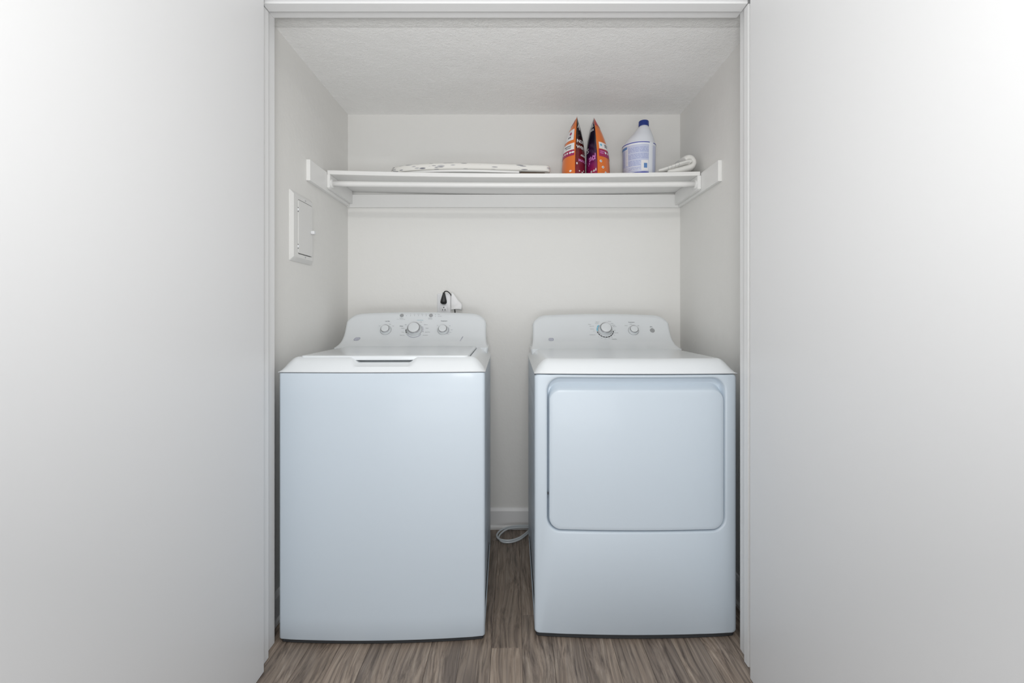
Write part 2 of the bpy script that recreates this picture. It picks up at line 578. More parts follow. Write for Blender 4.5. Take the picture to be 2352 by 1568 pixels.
def rrect(x0, x1, z0, z1, r, n=8, m=10):
    """closed loop, counter-clockwise, with n points a corner and m a side"""
    out = []
    cs = [(x1-r, z0+r, -PI/2), (x1-r, z1-r, 0), (x0+r, z1-r, PI/2), (x0+r, z0+r, PI)]
    for k, (cx, cz, a0) in enumerate(cs):
        for i in range(n+1):
            a = a0 + PI/2*i/n
            out.append((cx+r*math.cos(a), cz+r*math.sin(a)))
        nx_, nz_, a1 = cs[(k+1) % 4]
        ex, ez = out[-1]
        sx, sz = nx_+r*math.cos(a1), nz_+r*math.sin(a1)
        for i in range(1, m):
            t = i/m
            out.append((ex+(sx-ex)*t, ez+(sz-ez)*t))
    return out

def linspace(a, b, n):
    return [a+(b-a)*k/(n-1) for k in range(n)]

def machine(kind, root, zoff, depth, cons):
    """kind 'washer' or 'dryer'; cons = (y0, sweep, back) of the console"""
    zt0, zt1 = 0.906+zoff, 0.953+zoff
    zs = ZS+zoff
    # inner chassis (dark, seen only through the gaps)
    bm = box(-HW+0.026, HW-0.026, 0.045, depth-0.006, 0.035, 0.912+zoff)
    obj('chassis', bm, M['dark'], root)
    bm = bmesh.new()  # dark block standing in for the shade in the open gap underneath
    bo = [(x*0.985, y+0.007) for x, y in front_outline()] + [(HW*0.985, depth-0.01), (-HW*0.985, depth-0.01)]
    lo = [bm.verts.new((x, y, 0.003)) for x, y in bo]
    hi = [bm.verts.new((x, y, 0.034)) for x, y in bo]
    for k in range(len(bo)):
        bm.faces.new((lo[k], lo[(k+1) % len(bo)], hi[(k+1) % len(bo)], hi[k]))
    bm.faces.new(lo); bm.faces.new(hi)
    obj('underside_shade', bm, M['dark'], root)
    # front panel
    bm = bmesh.new()
    if kind == 'washer':
        pts = front_outline()
        rows = []
        for z, ins in [(ZB, 0.004), (ZB+0.0012, 0.0015), (ZB+0.004, 0.0)] + [(ZB+0.004+(zs-0.003-ZB-0.004)*k/12, 0.0) for k in range(1, 13)] + [(zs-0.0006, 0.0008), (zs, 0.003)]:
            rows.append([(x*(1-ins/HW), y+ins, z) for x, y in pts])
        rows.insert(0, [(x*(1-0.02), y+0.02, ZB) for x, y in pts])
        rows.append([(x*(1-0.02), y+0.02, zs) for x, y in pts])
        add_grid(bm, rows)
        sharp(obj('front_panel', bm, M['enamel'], root), 50)
    else:
        N = dict(n=8, m=22)
        loops = []
        def L(x0, x1, z0, z1, r, dy, flat=False):
            return [(x, (bow(x)-0.0008 if not flat else 0)+dy, z) for x, z in rrect(x0, x1, z0, z1, r, **N)]
        Z0, Z1 = ZB, zs
        rx0, rx1, rz0, rz1 = -0.3005, 0.3025, 0.364, 0.882
        loops.append([(x, 0.03, z) for x, z in rrect(-HW, HW, Z0, Z1, 0.012, **N)])
        loops.append([(x, 0.008, z) for x, z in rrect(-HW, HW, Z0, Z1, 0.012, **N)])
        loops.append([(x, 0.003, z) for x, z in rrect(-HW+0.0015, HW-0.0015, Z0+0.001, Z1-0.001, 0.012, **N)])
        loops.append([(x, bow(x)*0.9, z) for x, z in rrect(-HW+0.006, HW-0.006, Z0+0.003, Z1-0.0025, 0.012, **N)])
        loops.append(L(-HW+0.012, HW-0.012, Z0+0.006, Z1-0.005, 0.014, 0))
        loops.append(L(rx0-0.007, rx1+0.007, rz0-0.007, rz1+0.006, 0.050, 0))
        loops.append(L(rx0-0.003, rx1+0.003, rz0-0.003, rz1+0.003, 0.047, 0.0012))
        loops.append(L(rx0, rx1, rz0, rz1, 0.045, 0.005))
        loops.append(L(rx0+0.001, rx1-0.001, rz0+0.001, rz1-0.001, 0.044, 0.020))
        loops.append(L(rx0+0.006, rx1-0.006, rz0+0.006, rz1-0.010, 0.040, 0.029))
        loops.append(L(rx0+0.05, rx1-0.05, rz0+0.05, rz1-0.05, 0.030, 0.031))
        v = add_grid(bm, loops, close=True)
        cap(bm, v[-1])
        sharp(obj('front_panel', bm, M['enamel'], root), 50)
        # door
        bm = bmesh.new()
        dx0, dx1, dz0, dz1 = -0.2945, 0.2985, 0.3685, 0.8425
        DL = []
        DL.append([(x, bow(x)+0.0285, z) for x, z in rrect(dx0, dx1, dz0, dz1+0.018, 0.04, **N)])
        DL.append([(x, bow(x)+0.018, z) for x, z in rrect(dx0, dx1, dz0, dz1+0.009, 0.04, **N)])
        DL.append([(x, bow(x)+0.006, z) for x, z in rrect(dx0, dx1, dz0, dz1+0.0035, 0.04, **N)])
        DL.append([(x, bow(x)+0.002, z) for x, z in rrect(dx0+0.001, dx1-0.001, dz0+0.001, dz1+0.001, 0.04, **N)])
        DL.append([(x, bow(x)-0.0008, z) for x, z in rrect(dx0+0.003, dx1-0.003, dz0+0.003, dz1-0.0015, 0.038, **N)])
        DL.append([(x, bow(x)-0.0022, z) for x, z in rrect(dx0+0.007, dx1-0.007, dz0+0.007, dz1-0.006, 0.036, **N)])
        DL.append([(x, bow(x)-0.0026, z) for x, z in rrect(dx0+0.014, dx1-0.014, dz0+0.014, dz1-0.013, 0.030, **N)])
        v = add_grid(bm, DL, close=True)
        # bowed filling: columns of quads between the two long sides
        ring = v[-1]
        cap(bm, v[0])
        # strips across the middle: join symmetric points of the loop
        n = len(ring)
        cos = [(p.co.x, p.co.z) for p in ring]
        xs = linspace(dx0+0.044, dx1-0.044, 15)
        bmesh.ops.triangulate(bm, faces=[bm.faces.new(ring)])
        sharp(obj('door', bm, M['enamel'], root), 30)
        # dark pin of the hinge in the left gap
        bm = bmesh.new()
        for z in (0.49,):
            add_tube(bm, [(-0.2975, 0.004+bow(0.2975), z-0.004), (-0.2975, 0.004+bow(0.2975), z+0.004)], 0.0018, 8)
        obj('hinge_pin', bm, M['dark'], root)
    # side panels with pressed ribs
    for sd in (-1, 1):
        ys = [0.024, 0.03, 0.045, 0.055] + linspace(0.07, depth-0.06, 12) + [depth-0.045, depth-0.035, depth-0.004]
        zsamp = []
        z = 0.016
        while z < zs-0.004:
            zsamp.append(z)
            z += 0.012
        zsamp.append(zs-0.002)
        rows = []
        for z in zsamp:
            r = []
            for y in ys:
                w = smooth01((y-0.045)/0.03)*smooth01((depth-0.035-y)/0.03)
                dx = 0.0
                for rc in (0.26, 0.44, 0.645, 0.78):
                    dx = max(dx, smooth01(1-abs(z-rc)/0.030))
                foot = 0.006*smooth01((0.12-z)/0.03)*w
                r.append((sd*(HW-0.001-0.0065*dx*w-foot), y, z))
            rows.append(r)
        bm = bmesh.new()
        v = add_grid(bm, rows)
        # turned-in flanges at the back and along the foot
        add_grid(bm, [[(sd*(HW-0.001), depth-0.004, z) for z in (0.016, zs-0.002)], [(sd*(HW-0.03), depth-0.004, z) for z in (0.016, zs-0.002)]])
        add_grid(bm, [[(sd*(HW-0.001), y, 0.016) for y in (0.024, depth-0.004)], [(sd*(HW-0.03), y, 0.016) for y in (0.024, depth-0.004)]])
        sharp(obj('side_panel', bm, M['enamel'], root), 50)
    bm = box(-HW+0.006, HW-0.006, depth-0.008, depth-0.003, 0.03, 0.90+zoff)
    obj('back_panel', bm, M['grey_body'], root)
    # feet
    for sx in (-1, 1):
        for yy in (0.07, depth-0.07):
            bm = bmesh.new()
            add_lathe(bm, [(0.018, 0), (0.020, 0.003), (0.018, 0.008), (0.007, 0.010), (0.007, 0.02)], (sx*0.28, yy, 0.0), (0, 0, 1), 16)
            obj('foot', bm, M['rubber'], root)
    # top cover (height field)
    def P(t):
        t = max(0.0, min(1.0, t))
        return 1-(1-t)**1.8
    half = 0.105
    def ztop(x, v):
        du = (HW-abs(x))/0.050
        base = zt0 + (zt1-zt0)*P(du)*P(v/0.046)
        if kind == 'washer':
            m_ = smooth01((half+0.010-abs(x)-0.25*max(0, 0.03-v))/0.032)
            zr = zt1-0.0300+0.52*max(0, min(v, 0.036)-0.014)
            if v < 0.075 and base > zr:
                base = base + (zr-base)*m_*smooth01((0.078-v)/0.004)
            if 0.055 < v and 0.2865 < abs(x) < 0.2912:
                base -= 0.014
        return base
    xs = [0, 0.002, 0.005, 0.009, 0.014, 0.020, 0.027, 0.034, 0.041, 0.048, 0.0515]
    xs = [-HW+d for d in xs]
    mid = []
    if kind == 'washer':
        for e in (0.2918, 0.2912, 0.2911, 0.2867, 0.2866, 0.286):
            mid.append(-e)
        mid += linspace(-0.27, -0.14, 8) + linspace(-0.125, 0, 34)
        mid = [m_ for m_ in mid if m_ > xs[-1]+1e-5]
        xs += mid
    else:
        xs += linspace(-0.28, 0, 16)
    xs = sorted(set([round(x, 5) for x in xs] + [round(-x, 5) for x in xs]))
    vsamp = [0, 0.0015, 0.004, 0.007, 0.010, 0.0135, 0.017, 0.021, 0.025, 0.030, 0.035, 0.040, 0.044, 0.048, 0.0552, 0.0555, 0.064, 0.073, 0.0745, 0.0765, 0.079] + linspace(0.09, depth-0.012, 16)
    rows = []
    ov = 0.0015
    def yv(x, v):
        return bow(x)*(1-smooth01(v/0.2)) - ov + v
    sk = lambda x: x*(1+ov/HW)
    rows.append([(x*0.985, yv(x, 0)+0.02, zt0-0.001) for x in xs])
    rows.append([(sk(x)*0.998, yv(x, 0)+0.001, zt0-0.002) for x in xs])
    for v in vsamp:
        rows.append([(sk(x), yv(x, v), ztop(x, v)) for x in xs])
    rows.append([(sk(x), depth-0.008, zt0-0.002) for x in xs])
    bm = bmesh.new()
    add_grid(bm, rows)
    for sd in (-1, 1):       # returned side lips
        add_grid(bm, [[(sd*sk(HW), yv(HW, v), zt0) for v in vsamp], [(sd*sk(HW), yv(HW, v), zt0-0.003) for v in vsamp], [(sd*(HW-0.02), yv(HW, v), zt0-0.003) for v in vsamp]])
    sharp(obj('top_cover', bm, M['plastic'], root), 32)
    if kind == 'washer':
        # lid
        bm = bmesh.new()
        lx, y0, y1 = 0.2855, 0.034, 0.505
        def lid_loop(ins, z, r):
            pts = rrect(-lx+ins, lx-ins, y0+ins, y1-ins, r, 6, 10)
            return [(x, y+bow(x)*(1-smooth01((y-y0)/0.2))*0.55, z) for x, y in pts]
        lp = [lid_loop(0.004, zt1-0.0125, 0.014), lid_loop(0.001, zt1-0.011, 0.014), lid_loop(0.0, zt1-0.006, 0.014), lid_loop(0.0005, zt1+0.0015, 0.014), lid_loop(0.003, zt1+0.0035, 0.012), lid_loop(0.009, zt1+0.0042, 0.010)]
        v = add_grid(bm, lp, close=True)
        cap(bm, v[0]); cap(bm, v[-1])
        sharp(obj('lid', bm, M['plastic'], root), 35)
    # console
    y0c, sweep, yback = cons
    H0 = 0.157
    CW = 0.324
    def top(x):
        a = abs(x)
        if a < 0.25:
            return H0-0.006*(a/0.25)**2
        t = min(1.0, (a-0.25)/(CW-0.25))
        return 0.100+(H0-0.006-0.100)*math.sqrt(max(0, 1-t*t))
    def csurf(x, h):
        fx = 1+0.040*math.exp(-max(h, 0)/0.014)
        y = y0c + 0.50*h - sweep*math.exp(-max(h, 0)/0.022)
        return Vector((x*fx, y, zt1-0.002+h))
    def cfull(x, h):
        p = csurf(x, h)
        r = 0.013
        d = min(CW-abs(x), (top(x)-h)*0.9)
        if d < r:
            p.y += r*(1-math.sqrt(max(0, 1-(1-d/r)**2)))
        return p
    dd = [0, 0.0008, 0.002, 0.004, 0.0065, 0.0095, 0.013]
    cx = [-CW+d for d in dd] + linspace(-0.30, -0.25, 8) + linspace(-0.235, 0, 14)
    cx = sorted(set([round(x, 5) for x in cx] + [round(-x, 5) for x in cx]))
    fr = [0, 0.02, 0.05, 0.085, 0.12, 0.16, 0.2, 0.24, 0.28, 0.33, 0.38, 0.43, 0.48, 0.54, 0.6, 0.66, 0.72, 0.78, 0.84, 0.89]
    rows = [[csurf(x*0.985, 0)+Vector((0, 0.004, -0.036)) for x in cx]]
    for f_ in fr:
        rows.append([cfull(x, f_*top(x)) for x in cx])
    for d in (0.015, 0.011, 0.0075, 0.0045, 0.002, 0.0008, 0):
        rows.append([cfull(x, top(x)-d) for x in cx])
    # over the top and down to the back
    rows.append([Vector((x, yback-0.008, zt1+top(x)-0.002)) for x in cx])
    rows.append([Vector((x*0.99, yback, zt1+top(x)-0.010)) for x in cx])
    rows.append([Vector((x*0.99, yback, zt1-0.035)) for x in cx])
    bm = bmesh.new()
    add_grid(bm, rows)
    for sd, col_ in ((-1, 0), (1, -1)):
        edge = [r[col_] for r in rows[:-3]]
        add_grid(bm, [edge, [Vector((p.x*0.998 if k else p.x, yback-0.008, p.z)) for k, p in enumerate(edge)]])
        add_grid(bm, [[Vector((p.x*0.998, yback-0.008, p.z)) for p in edge], [Vector((sd*CW*0.99, yback, min(p.z, rows[-2][col_].z))) for p in edge]])
    bmesh.ops.remove_doubles(bm, verts=bm.verts[:], dist=0.0001)
    sharp(obj('control_console', bm, M['plastic'], root), 50)
    # side skirt of the console where it runs into the shoulder of the cover
    def frame(x, h):
        p = csurf(x, h)
        t = (csurf(x, h+0.001)-csurf(x, h-0.001)).normalized()
        n = Vector((1, 0, 0)).cross(t).normalized()
        if n.y > 0:
            n = -n
        return p, t, n
    Mx = Matrix.Translation(root.location) @ root.rotation_euler.to_matrix().to_4x4()
    def at(u, v):
        x, h = 0.0, 0.08
        for _ in range(25):
            w = Mx @ csurf(x, h)
            s = F/w.y
            x += (u-(VX+w.x*s))/s
            h += -(v-(VY-(w.z-CH)*s))/s*0.7
        return x, h
    return at, frame, csurf

def onto(frame, x, h, a, b, off=0.0009):
    t0 = frame(x, h)[1]
    p, t, n = frame(x+a, h+b*t0.z)
    return p+n*off

def knob(root, name, frame, x, h, R, r, H, ring=None):
    """chrome-skirted knob; R = base radius, r = cap radius"""
    p, t, n = frame(x, h)
    bm = bmesh.new()
    add_lathe(bm, [(R, 0.0), (R, 0.003), (R*0.96, 0.006), (r*1.06, H*0.55), (r*1.04, H*0.80)], p, n, 40)
    k = sharp(obj(name, bm, M['plastic'], root), 40)
    bm = bmesh.new()
    add_lathe(bm, [(r*1.03, H*0.70), (r*1.09, H*0.74), (r*1.10, H*0.93), (r*1.02, H*1.0), (r*0.94, H*0.985), (r*0.92, H*0.90)], p, n, 40)
    sharp(obj('chrome_ring', bm, M['chrome'], k), 45)
    bm = bmesh.new()
    add_lathe(bm, [(r*0.935, H*0.85), (r*0.935, H*0.965), (r*0.88, H*0.985), (r*0.5, H*0.998), (0.0005, H*1.0)], p, n, 40)
    sharp(obj('knob_cap', bm, M['plastic'], k), 60)
    bm = bmesh.new()
    add_lathe(bm, [(R*1.055, -0.001), (R*1.055, 0.0012), (R*1.0, 0.0016)], p, n, 40)
    obj('base_ring', bm, M['button'], k)
    return k

def legend(root, frame, at, items, m, name='printed_words', size=0.0042, align='CENTER', bold=0.0):
    for s, u, v, *rest in items:
        bm = bmesh.new()
        sz = rest[0] if rest else size
        x, h = at(u, v)
        text_bm(bm, s, sz, lambda a, b: onto(frame, x, h, a, b), align, bold)
        o = obj(name, bm, m, root)
    return o

def arc_marks(root, frame, x, h, R0, R1, segs, m, name):
    p, t, n = frame(x, h)
    for a0, a1 in segs:
        bm = bmesh.new()
        rows = []
        k = max(2, int((a1-a0)/6)+1)
        for R in (R0, R1):
            rows.append([onto(frame, x, h, R*math.sin(math.radians(a)), R*math.cos(math.radians(a))) for a in linspace(a0, a1, k)])
        add_grid(bm, rows)
        o = obj(name, bm, m, root)
    return o

def disc(root, name, frame, x, h, r, m, H=0.002, n=24):
    p, t, nn = frame(x, h)
    bm = bmesh.new()
    add_lathe(bm, [(r, -0.001), (r, H*0.6), (r*0.88, H), (r*0.5, H*0.9), (0.0005, H*0.85)], p, nn, n)
    return sharp(obj(name, bm, m, root), 50)

def emblem(root, frame, x, h, size, m, skew=0.0):
    p, t, n = frame(x, h)
    X = Vector((1, 0, 0))
    bm = bmesh.new()
    a = rrect(-size, size, -size*0.82, size*0.82, size*0.6, 6, 3)
    b = rrect(-size*0.80, size*0.80, -size*0.64, size*0.64, size*0.45, 6, 3)
    f = lambda q: onto(frame, x, h, q[0]+q[1]*skew, q[1], 0.0012)
    add_grid(bm, [[f(q) for q in a], [f(q) for q in b]], close=True)
    text_bm(bm, 'GE', size*1.05, lambda u, v: f((u, v)), 'CENTER', 0.00012)
    o = obj('emblem', bm, m, root)
    bm = bmesh.new()
    cap(bm, [bm.verts.new(onto(frame, x, h, q[0]+q[1]*skew, q[1], 0.0007)) for q in a])
    obj('emblem_plate', bm, M['emblem_back'], root)
    return o
M['emblem_back'] = mat('pale_lavender_print', (0.60, 0.62, 0.70), 0.4)

# washer
washer = thing('washing_machine', 'white top-load washing machine left of the gap, lid with front hand recess, three knobs', 'washing machine', (-0.440, 1.544, 0), math.radians(1.2))
at, fr_, cs_ = machine('washer', washer, 0.0, 0.665, (0.545, 0.072, 0.650))
for nm, u, v, R, r, H in (('cycle_knob', 952, 757.5, 0.0335, 0.0262, 0.026), ('load_size_knob', 886, 758, 0.0245, 0.0182, 0.019), ('temperature_knob', 1017.5, 758, 0.0245, 0.0182, 0.019)):
    x, h = at(u, v)
    knob(washer, nm, fr_, x, h, R, r, H)
    if nm == 'cycle_knob':
        arc_marks(washer, fr_, x, h, 0.0368, 0.0405, [(244, 256), (258, 270), (272, 276)], M['ink_black'], 'dial_scale')
        arc_marks(washer, fr_, x, h, 0.0378, 0.0400, [(125, 238)], M['ink_light'], 'dial_scale')
        arc_marks(washer, fr_, x, h, 0.0385, 0.0405, [(62, 100)], M['ink_light'], 'dial_scale')
        arc_marks(washer, fr_, x, h, 0.0368, 0.0385, [(300, 345)], M['ink'], 'dial_scale')
        disc(washer, 'indicator_dot', fr_, *at(971.5, 761.5), 0.0017, M['ink'], 0.0006, 12)
    if nm == 'temperature_knob':
        arc_marks(washer, fr_, x, h, 0.0275, 0.0290, [(60, 140)], M['ink_light'], 'dial_scale')
for u in (923, 990):
    disc(washer, 'push_button', fr_, *at(u, 724.3), 0.0088, M['button'], 0.0022)
for u in (933.5, 943, 952, 961, 970, 979):
    disc(washer, 'indicator_dot', fr_, *at(u, 724.7), 0.0012, M['ink'], 0.0005, 10)
for v in (722.3, 726.2):
    disc(washer, 'indicator_dot', fr_, *at(1000, v), 0.0010, M['ink'], 0.0005, 10)
legend(washer, fr_, at, [('Load Size', 890, 737.5), ('Temperature', 1020, 737), ('Whites', 922, 749)], M['ink'], size=0.0056, bold=0.00012)
legend(washer, fr_, at, [
    ('Fill', 943, 721.5, 0.0035), ('Soak', 952, 721.5, 0.0035), ('Wash', 961, 721.5, 0.0035), ('Rinse', 970, 721.5, 0.0035), ('Spin', 979, 721.5, 0.0035),
    ('Start/Pause', 922, 730.6, 0.0036), ('Deep Rinse', 988.5, 730.6, 0.0040), ('hold 3 sec to change option settings', 921, 733, 0.0027), ('Fabric Softener', 988.5, 733, 0.0030),
    ('Power', 1008, 722.3, 0.0037), ('Lid Locked', 1010, 726.2, 0.0037),
    ('Small', 872, 748.5, 0.0035), ('Med', 896, 744.5, 0.0038), ('Large', 903, 748.5, 0.0040),
    ('Light', 932, 745.5), ('Medium', 925.5, 753.5), ('Heavy', 925.5, 762.5), ('Bulky Items', 924, 770),
    ('Light', 967, 739.5), ('Delicates', 978, 745.5), ('Casuals', 981, 753.5), ('Speed Wash', 982, 762.5, 0.0044), ('Drain & Spin', 977, 770),
    ('Hot', 1005, 747, 0.0035), ('Cool', 1033, 748, 0.0036), ('Warm', 1037.5, 757.5, 0.0038), ('Colors', 1034, 763, 0.0036), ('Cold', 1030, 767, 0.0036)],
    M['ink'], size=0.0045)
legend(washer, fr_, at, [('Colors Normal', 965, 735.2, 0.0046)], M['ink_teal'])
emblem(washer, fr_, *at(820, 778.5), 0.0125, M['ink_light'], 0.25)
# dispenser mark, a fine slanted dash on the right of the console
bm = bmesh.new()
xa, ha = at(1056, 783.5); xb, hb = at(1063, 772.5)
pa, ta, na = fr_(xa, ha); pb, tb, nb = fr_(xb, hb)
for d0, d1 in ((0.0, 0.0016),):
    X = Vector((1, 0, 0))
    add_grid(bm, [[pa+na*0.0007, pb+nb*0.0007-X*0.001], [pa+na*0.0007+X*0.0012, pb+nb*0.0007+X*0.0022]])
obj('printed_dash', bm, M['ink_light'], washer)

# dryer
dryer = thing('clothes_dryer', 'white front-load dryer right of the gap, wide rectangular door, two knobs', 'dryer', (0.414, 1.567, 0), 0)
at, fr_, cs_ = machine('dryer', dryer, -0.008, 0.705, (0.570, 0.084, 0.690))
for nm, u, v, R, r, H in (('cycle_knob', 1390, 757.5, 0.0320, 0.0250, 0.026), ('temperature_knob', 1455, 759, 0.0240, 0.0178, 0.019)):
    x, h = at(u, v)
    knob(dryer, nm, fr_, x, h, R, r, H)
    if nm == 'cycle_knob':
        arc_marks(dryer, fr_, x, h, 0.0368, 0.0408, [(a, a+14.5) for a in range(98, 244, 18)], M['ink_black'], 'dial_scale')
        arc_marks(dryer, fr_, x, h, 0.0350, 0.0405, [(262, 288), (291, 312)], M['ink_blue'], 'dial_scale')
disc(dryer, 'start_button', fr_, *at(1498.3, 758.8), 0.0112, M['button'], 0.0022)
legend(dryer, fr_, at, [('Temperature', 1450, 740), ('Start', 1495.5, 750)], M['ink'], size=0.0056, bold=0.00012)
legend(dryer, fr_, at, [('Timed Dry', 1411, 779)], M['ink'], size=0.0050, bold=0.0001)
legend(dryer, fr_, at, [
    ('Delicates', 1400, 738, 0.0038), ('Damp', 1406, 743), ('Less Dry', 1409, 746.8), ('Easy Care', 1412, 749.8, 0.0038), ('Cottons', 1354, 744.8, 0.0042), ('Less Dry', 1371, 742.5, 0.0044), ('Mixed Load', 1372, 739.5, 0.0036),
    ('Sensor Dry', 1359, 749, 0.0044), ('More Dry', 1360, 755.5, 0.0044), ('Off', 1364, 760.5, 0.0036), ('Wrinkle Care', 1361, 768.8, 0.0048),
    ('70', 1374.5, 773.7, 0.0042), ('60', 1382, 777, 0.0042), ('50', 1390, 778, 0.0042), ('40', 1398.5, 777.3, 0.0042), ('30', 1405.5, 775, 0.0042), ('20', 1411, 770, 0.0042),
    ('Dewrinkle', 1415.5, 764.3, 0.0044), ('Off', 1412, 758.5, 0.0042),
    ('Delicate', 1438, 747.5, 0.0040), ('Medium', 1449, 744.2, 0.0036), ('High', 1466, 747.5, 0.0042), ('Press to start', 1496, 752.6, 0.0030)],
    M['ink'], size=0.0045)
emblem(dryer, fr_, *at(1266, 779.5), 0.0115, M['ink_light'])

# ------------------------------------------------------------------ shelf
shelf = thing('wall_shelf', 'long white painted shelf on wood cleats with a white clothes rod', 'shelf', (0, YB, 1.095+0.635))
SY0 = 2.066-YB
def sag(x):
    t = x/0.835
    return 0.0115*t*t - 0.003*t - 0.001
rows = []
for k in range(25):
    x = -0.834+1.668*k/24
    z = sag(x)
    e = 0.0015
    rows.append([(x, SY0+e, z), (x, -0.001, z), (x, -0.001, z-0.0185), (x, SY0+e, z-0.0185), (x, SY0, z-0.0185+e), (x, SY0, z-e)])
bm = bmesh.new()
v = add_grid(bm, rows, close=True)
cap(bm, v[0]); cap(bm, v[-1])
obj('shelf_board', bm, M['shelf'], shelf)
# cleats: back, left, right
bm = rbox(-0.851, 0.854, -0.018, 0, -0.086, -0.021, 0.0015)
obj('cleat', bm, M['shelf'], shelf)
bm = rbox(XL, -0.8355, -0.478, -0.0185, -0.083, 0.0035, 0.0015)
obj('cleat', bm, M['shelf'], shelf)
bm = rbox(0.8385, XR, -0.478, -0.0185, -0.086, 0.0005, 0.0015)
obj('cleat', bm, M['shelf'], shelf)
# rod supports against the side cleats, from the shelf front to the wall
for sd, z in ((-1, sag(-0.83)), (1, sag(0.83))):
    x0, x1 = (-0.8352, -0.822) if sd < 0 else (0.822, 0.838)
    bm = bmesh.new()
    prof = [(SY0-0.002, z-0.0188), (SY0-0.002, z-0.078), (SY0+0.010, z-0.083), (-0.019, z-0.083), (-0.019, z-0.0188)]
    a = [bm.verts.new((x0, y, zz)) for y, zz in prof]
    b = [bm.verts.new((x1, y, zz)) for y, zz in prof]
    for k in range(5):
        bm.faces.new((a[k], a[(k+1) % 5], b[(k+1) % 5], b[k]))
    bm.faces.new(a); bm.faces.new(b[::-1])
    bmesh.ops.bevel(bm, geom=bm.edges[:], offset=0.0012, segments=2, affect='EDGES')
    obj('rod_support', bm, M['shelf'], shelf)
    bm = bmesh.new()
    zz = 0.5896-0.635+(0.004 if sd < 0 else 0)
    add_lathe(bm, [(0.020, 0), (0.020, 0.004), (0.0155, 0.006)], (x1 if sd < 0 else x0, SY0+0.022, zz), (-sd, 0, 0), 24)
    sharp(obj('rod_socket', bm, M['shelf'], shelf), 40)
bm = bmesh.new()
add_tube(bm, [(-0.823+1.646*k/20, SY0+0.022, 0.5896-0.635+0.006*((k-10)/10)**2-0.003-0.001*((k-10)/10)) for k in range(21)], 0.0125, 24)
obj('clothes_rod', bm, M['shelf'], shelf, smooth=True)

# ------------------------------------------------------------------ ironing board
ZSH = 1.095+0.635
ib = thing('ironing_board', 'short tabletop ironing board with leaf-print cover, lying flat on shelf', 'ironing board', (-0.211, 2.192, ZSH+0.004), math.radians(6.0))
LX0, LX1 = -0.362, 0.372
def ibw(x):
    t = (x-LX0)/(LX1-LX0)
    nose = min(1.0, t/0.62)
    w = 0.125*(1-(1-nose)**2.0)**0.62
    e = (LX1-x)
    if e < 0.03:
        w *= math.sqrt(max(0, 1-((0.03-e)/0.03)**2))*0.25+0.75
    return w
def ib_loop(ins, z):
    xs_ = [LX0+ins+(LX1-LX0-2*ins)*(0.5-0.5*math.cos(PI*k/40)) for k in range(41)]
    up = [(x, max(0.0, ibw(x)-ins) if x > LX0+ins else 0.0, z) for x in xs_]
    dn = [(x, -y, z) for x, y, _ in reversed(up[1:])]
    return up + dn
bm = bmesh.new()
lps = [ib_loop(0.010, 0.017), ib_loop(0.0025, 0.018), ib_loop(0.0, 0.024), ib_loop(0.0, 0.036), ib_loop(0.0025, 0.042), ib_loop(0.009, 0.046), ib_loop(0.02, 0.048)]
v = add_grid(bm, lps, close=True)
cap(bm, v[0]); cap(bm, v[-1])
bmesh.ops.remove_doubles(bm, verts=bm.verts[:], dist=0.00005)
sharp(obj('padded_cover', bm, M['pad'], ib), 60)
bm = bmesh.new()
lps = [ib_loop(0.018, 0.007), ib_loop(0.013, 0.008), ib_loop(0.012, 0.0165)]
v = add_grid(bm, lps, close=True)
cap(bm, v[0]); cap(bm, v[-1])
for vv in bm.verts:
    if vv.co.x > 0.225:
        vv.co.x = 0.225
bmesh.ops.remove_doubles(bm, verts=bm.verts[:], dist=0.00005)
sharp(obj('metal_tray', bm, M['tray'], ib), 40)
bm = rbox(0.232, 0.345, -0.105, 0.09, 0.004, 0.0165, 0.002)
obj('end_block', bm, M['brown'], ib)
for yy in (-0.07, 0.07):
    bm = bmesh.new()
    add_tube(bm, [(-0.18, yy, 0.0045), (0.15, yy, 0.0045)], 0.0035, 10)
    obj('folded_leg', bm, M['tray'], ib, smooth=True)

# ------------------------------------------------------------------ pouches
def pouch(root, H, T, Wd, front_side, dark, orange, lean=0.0):
    """stand-up bag, its seam edge towards -y; front_side = +1/-1: the x side that is the printed front"""
    def surf(sd, p, t, off=0.0):
        th = T*(1-t**2.6)**0.75
        w = Wd*(1-0.10*t)
        q = (1-abs(p)**2.3)**0.85 if abs(p) < 1 else 0.0
        wob = 0.0016*noise.noise(Vector((p*2.5, t*7, sd*3.1)))*q
        x = sd*(th*q + 0.0006 + off + wob) + lean*t*t
        y = p*w
        z = H*t*(1-0.02*p*p*t) + 0.0015*math.sin(p*5)*t
        if t > 0.97:
            z += 0
        return Vector((x, y, max(z, 0.0)))
    ps = [-1, -0.97, -0.9, -0.8, -0.65, -0.5, -0.3, -0.1, 0.1, 0.3, 0.5, 0.65, 0.8, 0.9, 0.97, 1]
    ts = [0, 0.02, 0.06, 0.12, 0.2, 0.3, 0.4, 0.5, 0.6, 0.68, 0.76, 0.83, 0.89, 0.93, 0.96, 0.98, 1.0]
    for sd, m, nm in ((front_side, dark, 'front_film'), (-front_side, orange, 'back_film')):
        bm = bmesh.new()
        v = add_grid(bm, [[surf(sd, p, t) for p in ps] for t in ts])
        # bottom gusset half
        add_grid(bm, [[surf(sd, p, 0) for p in ps], [Vector((0, p*Wd, 0.002)) for p in ps]])
        sharp(obj(nm, bm, m, root), 60)
    return surf

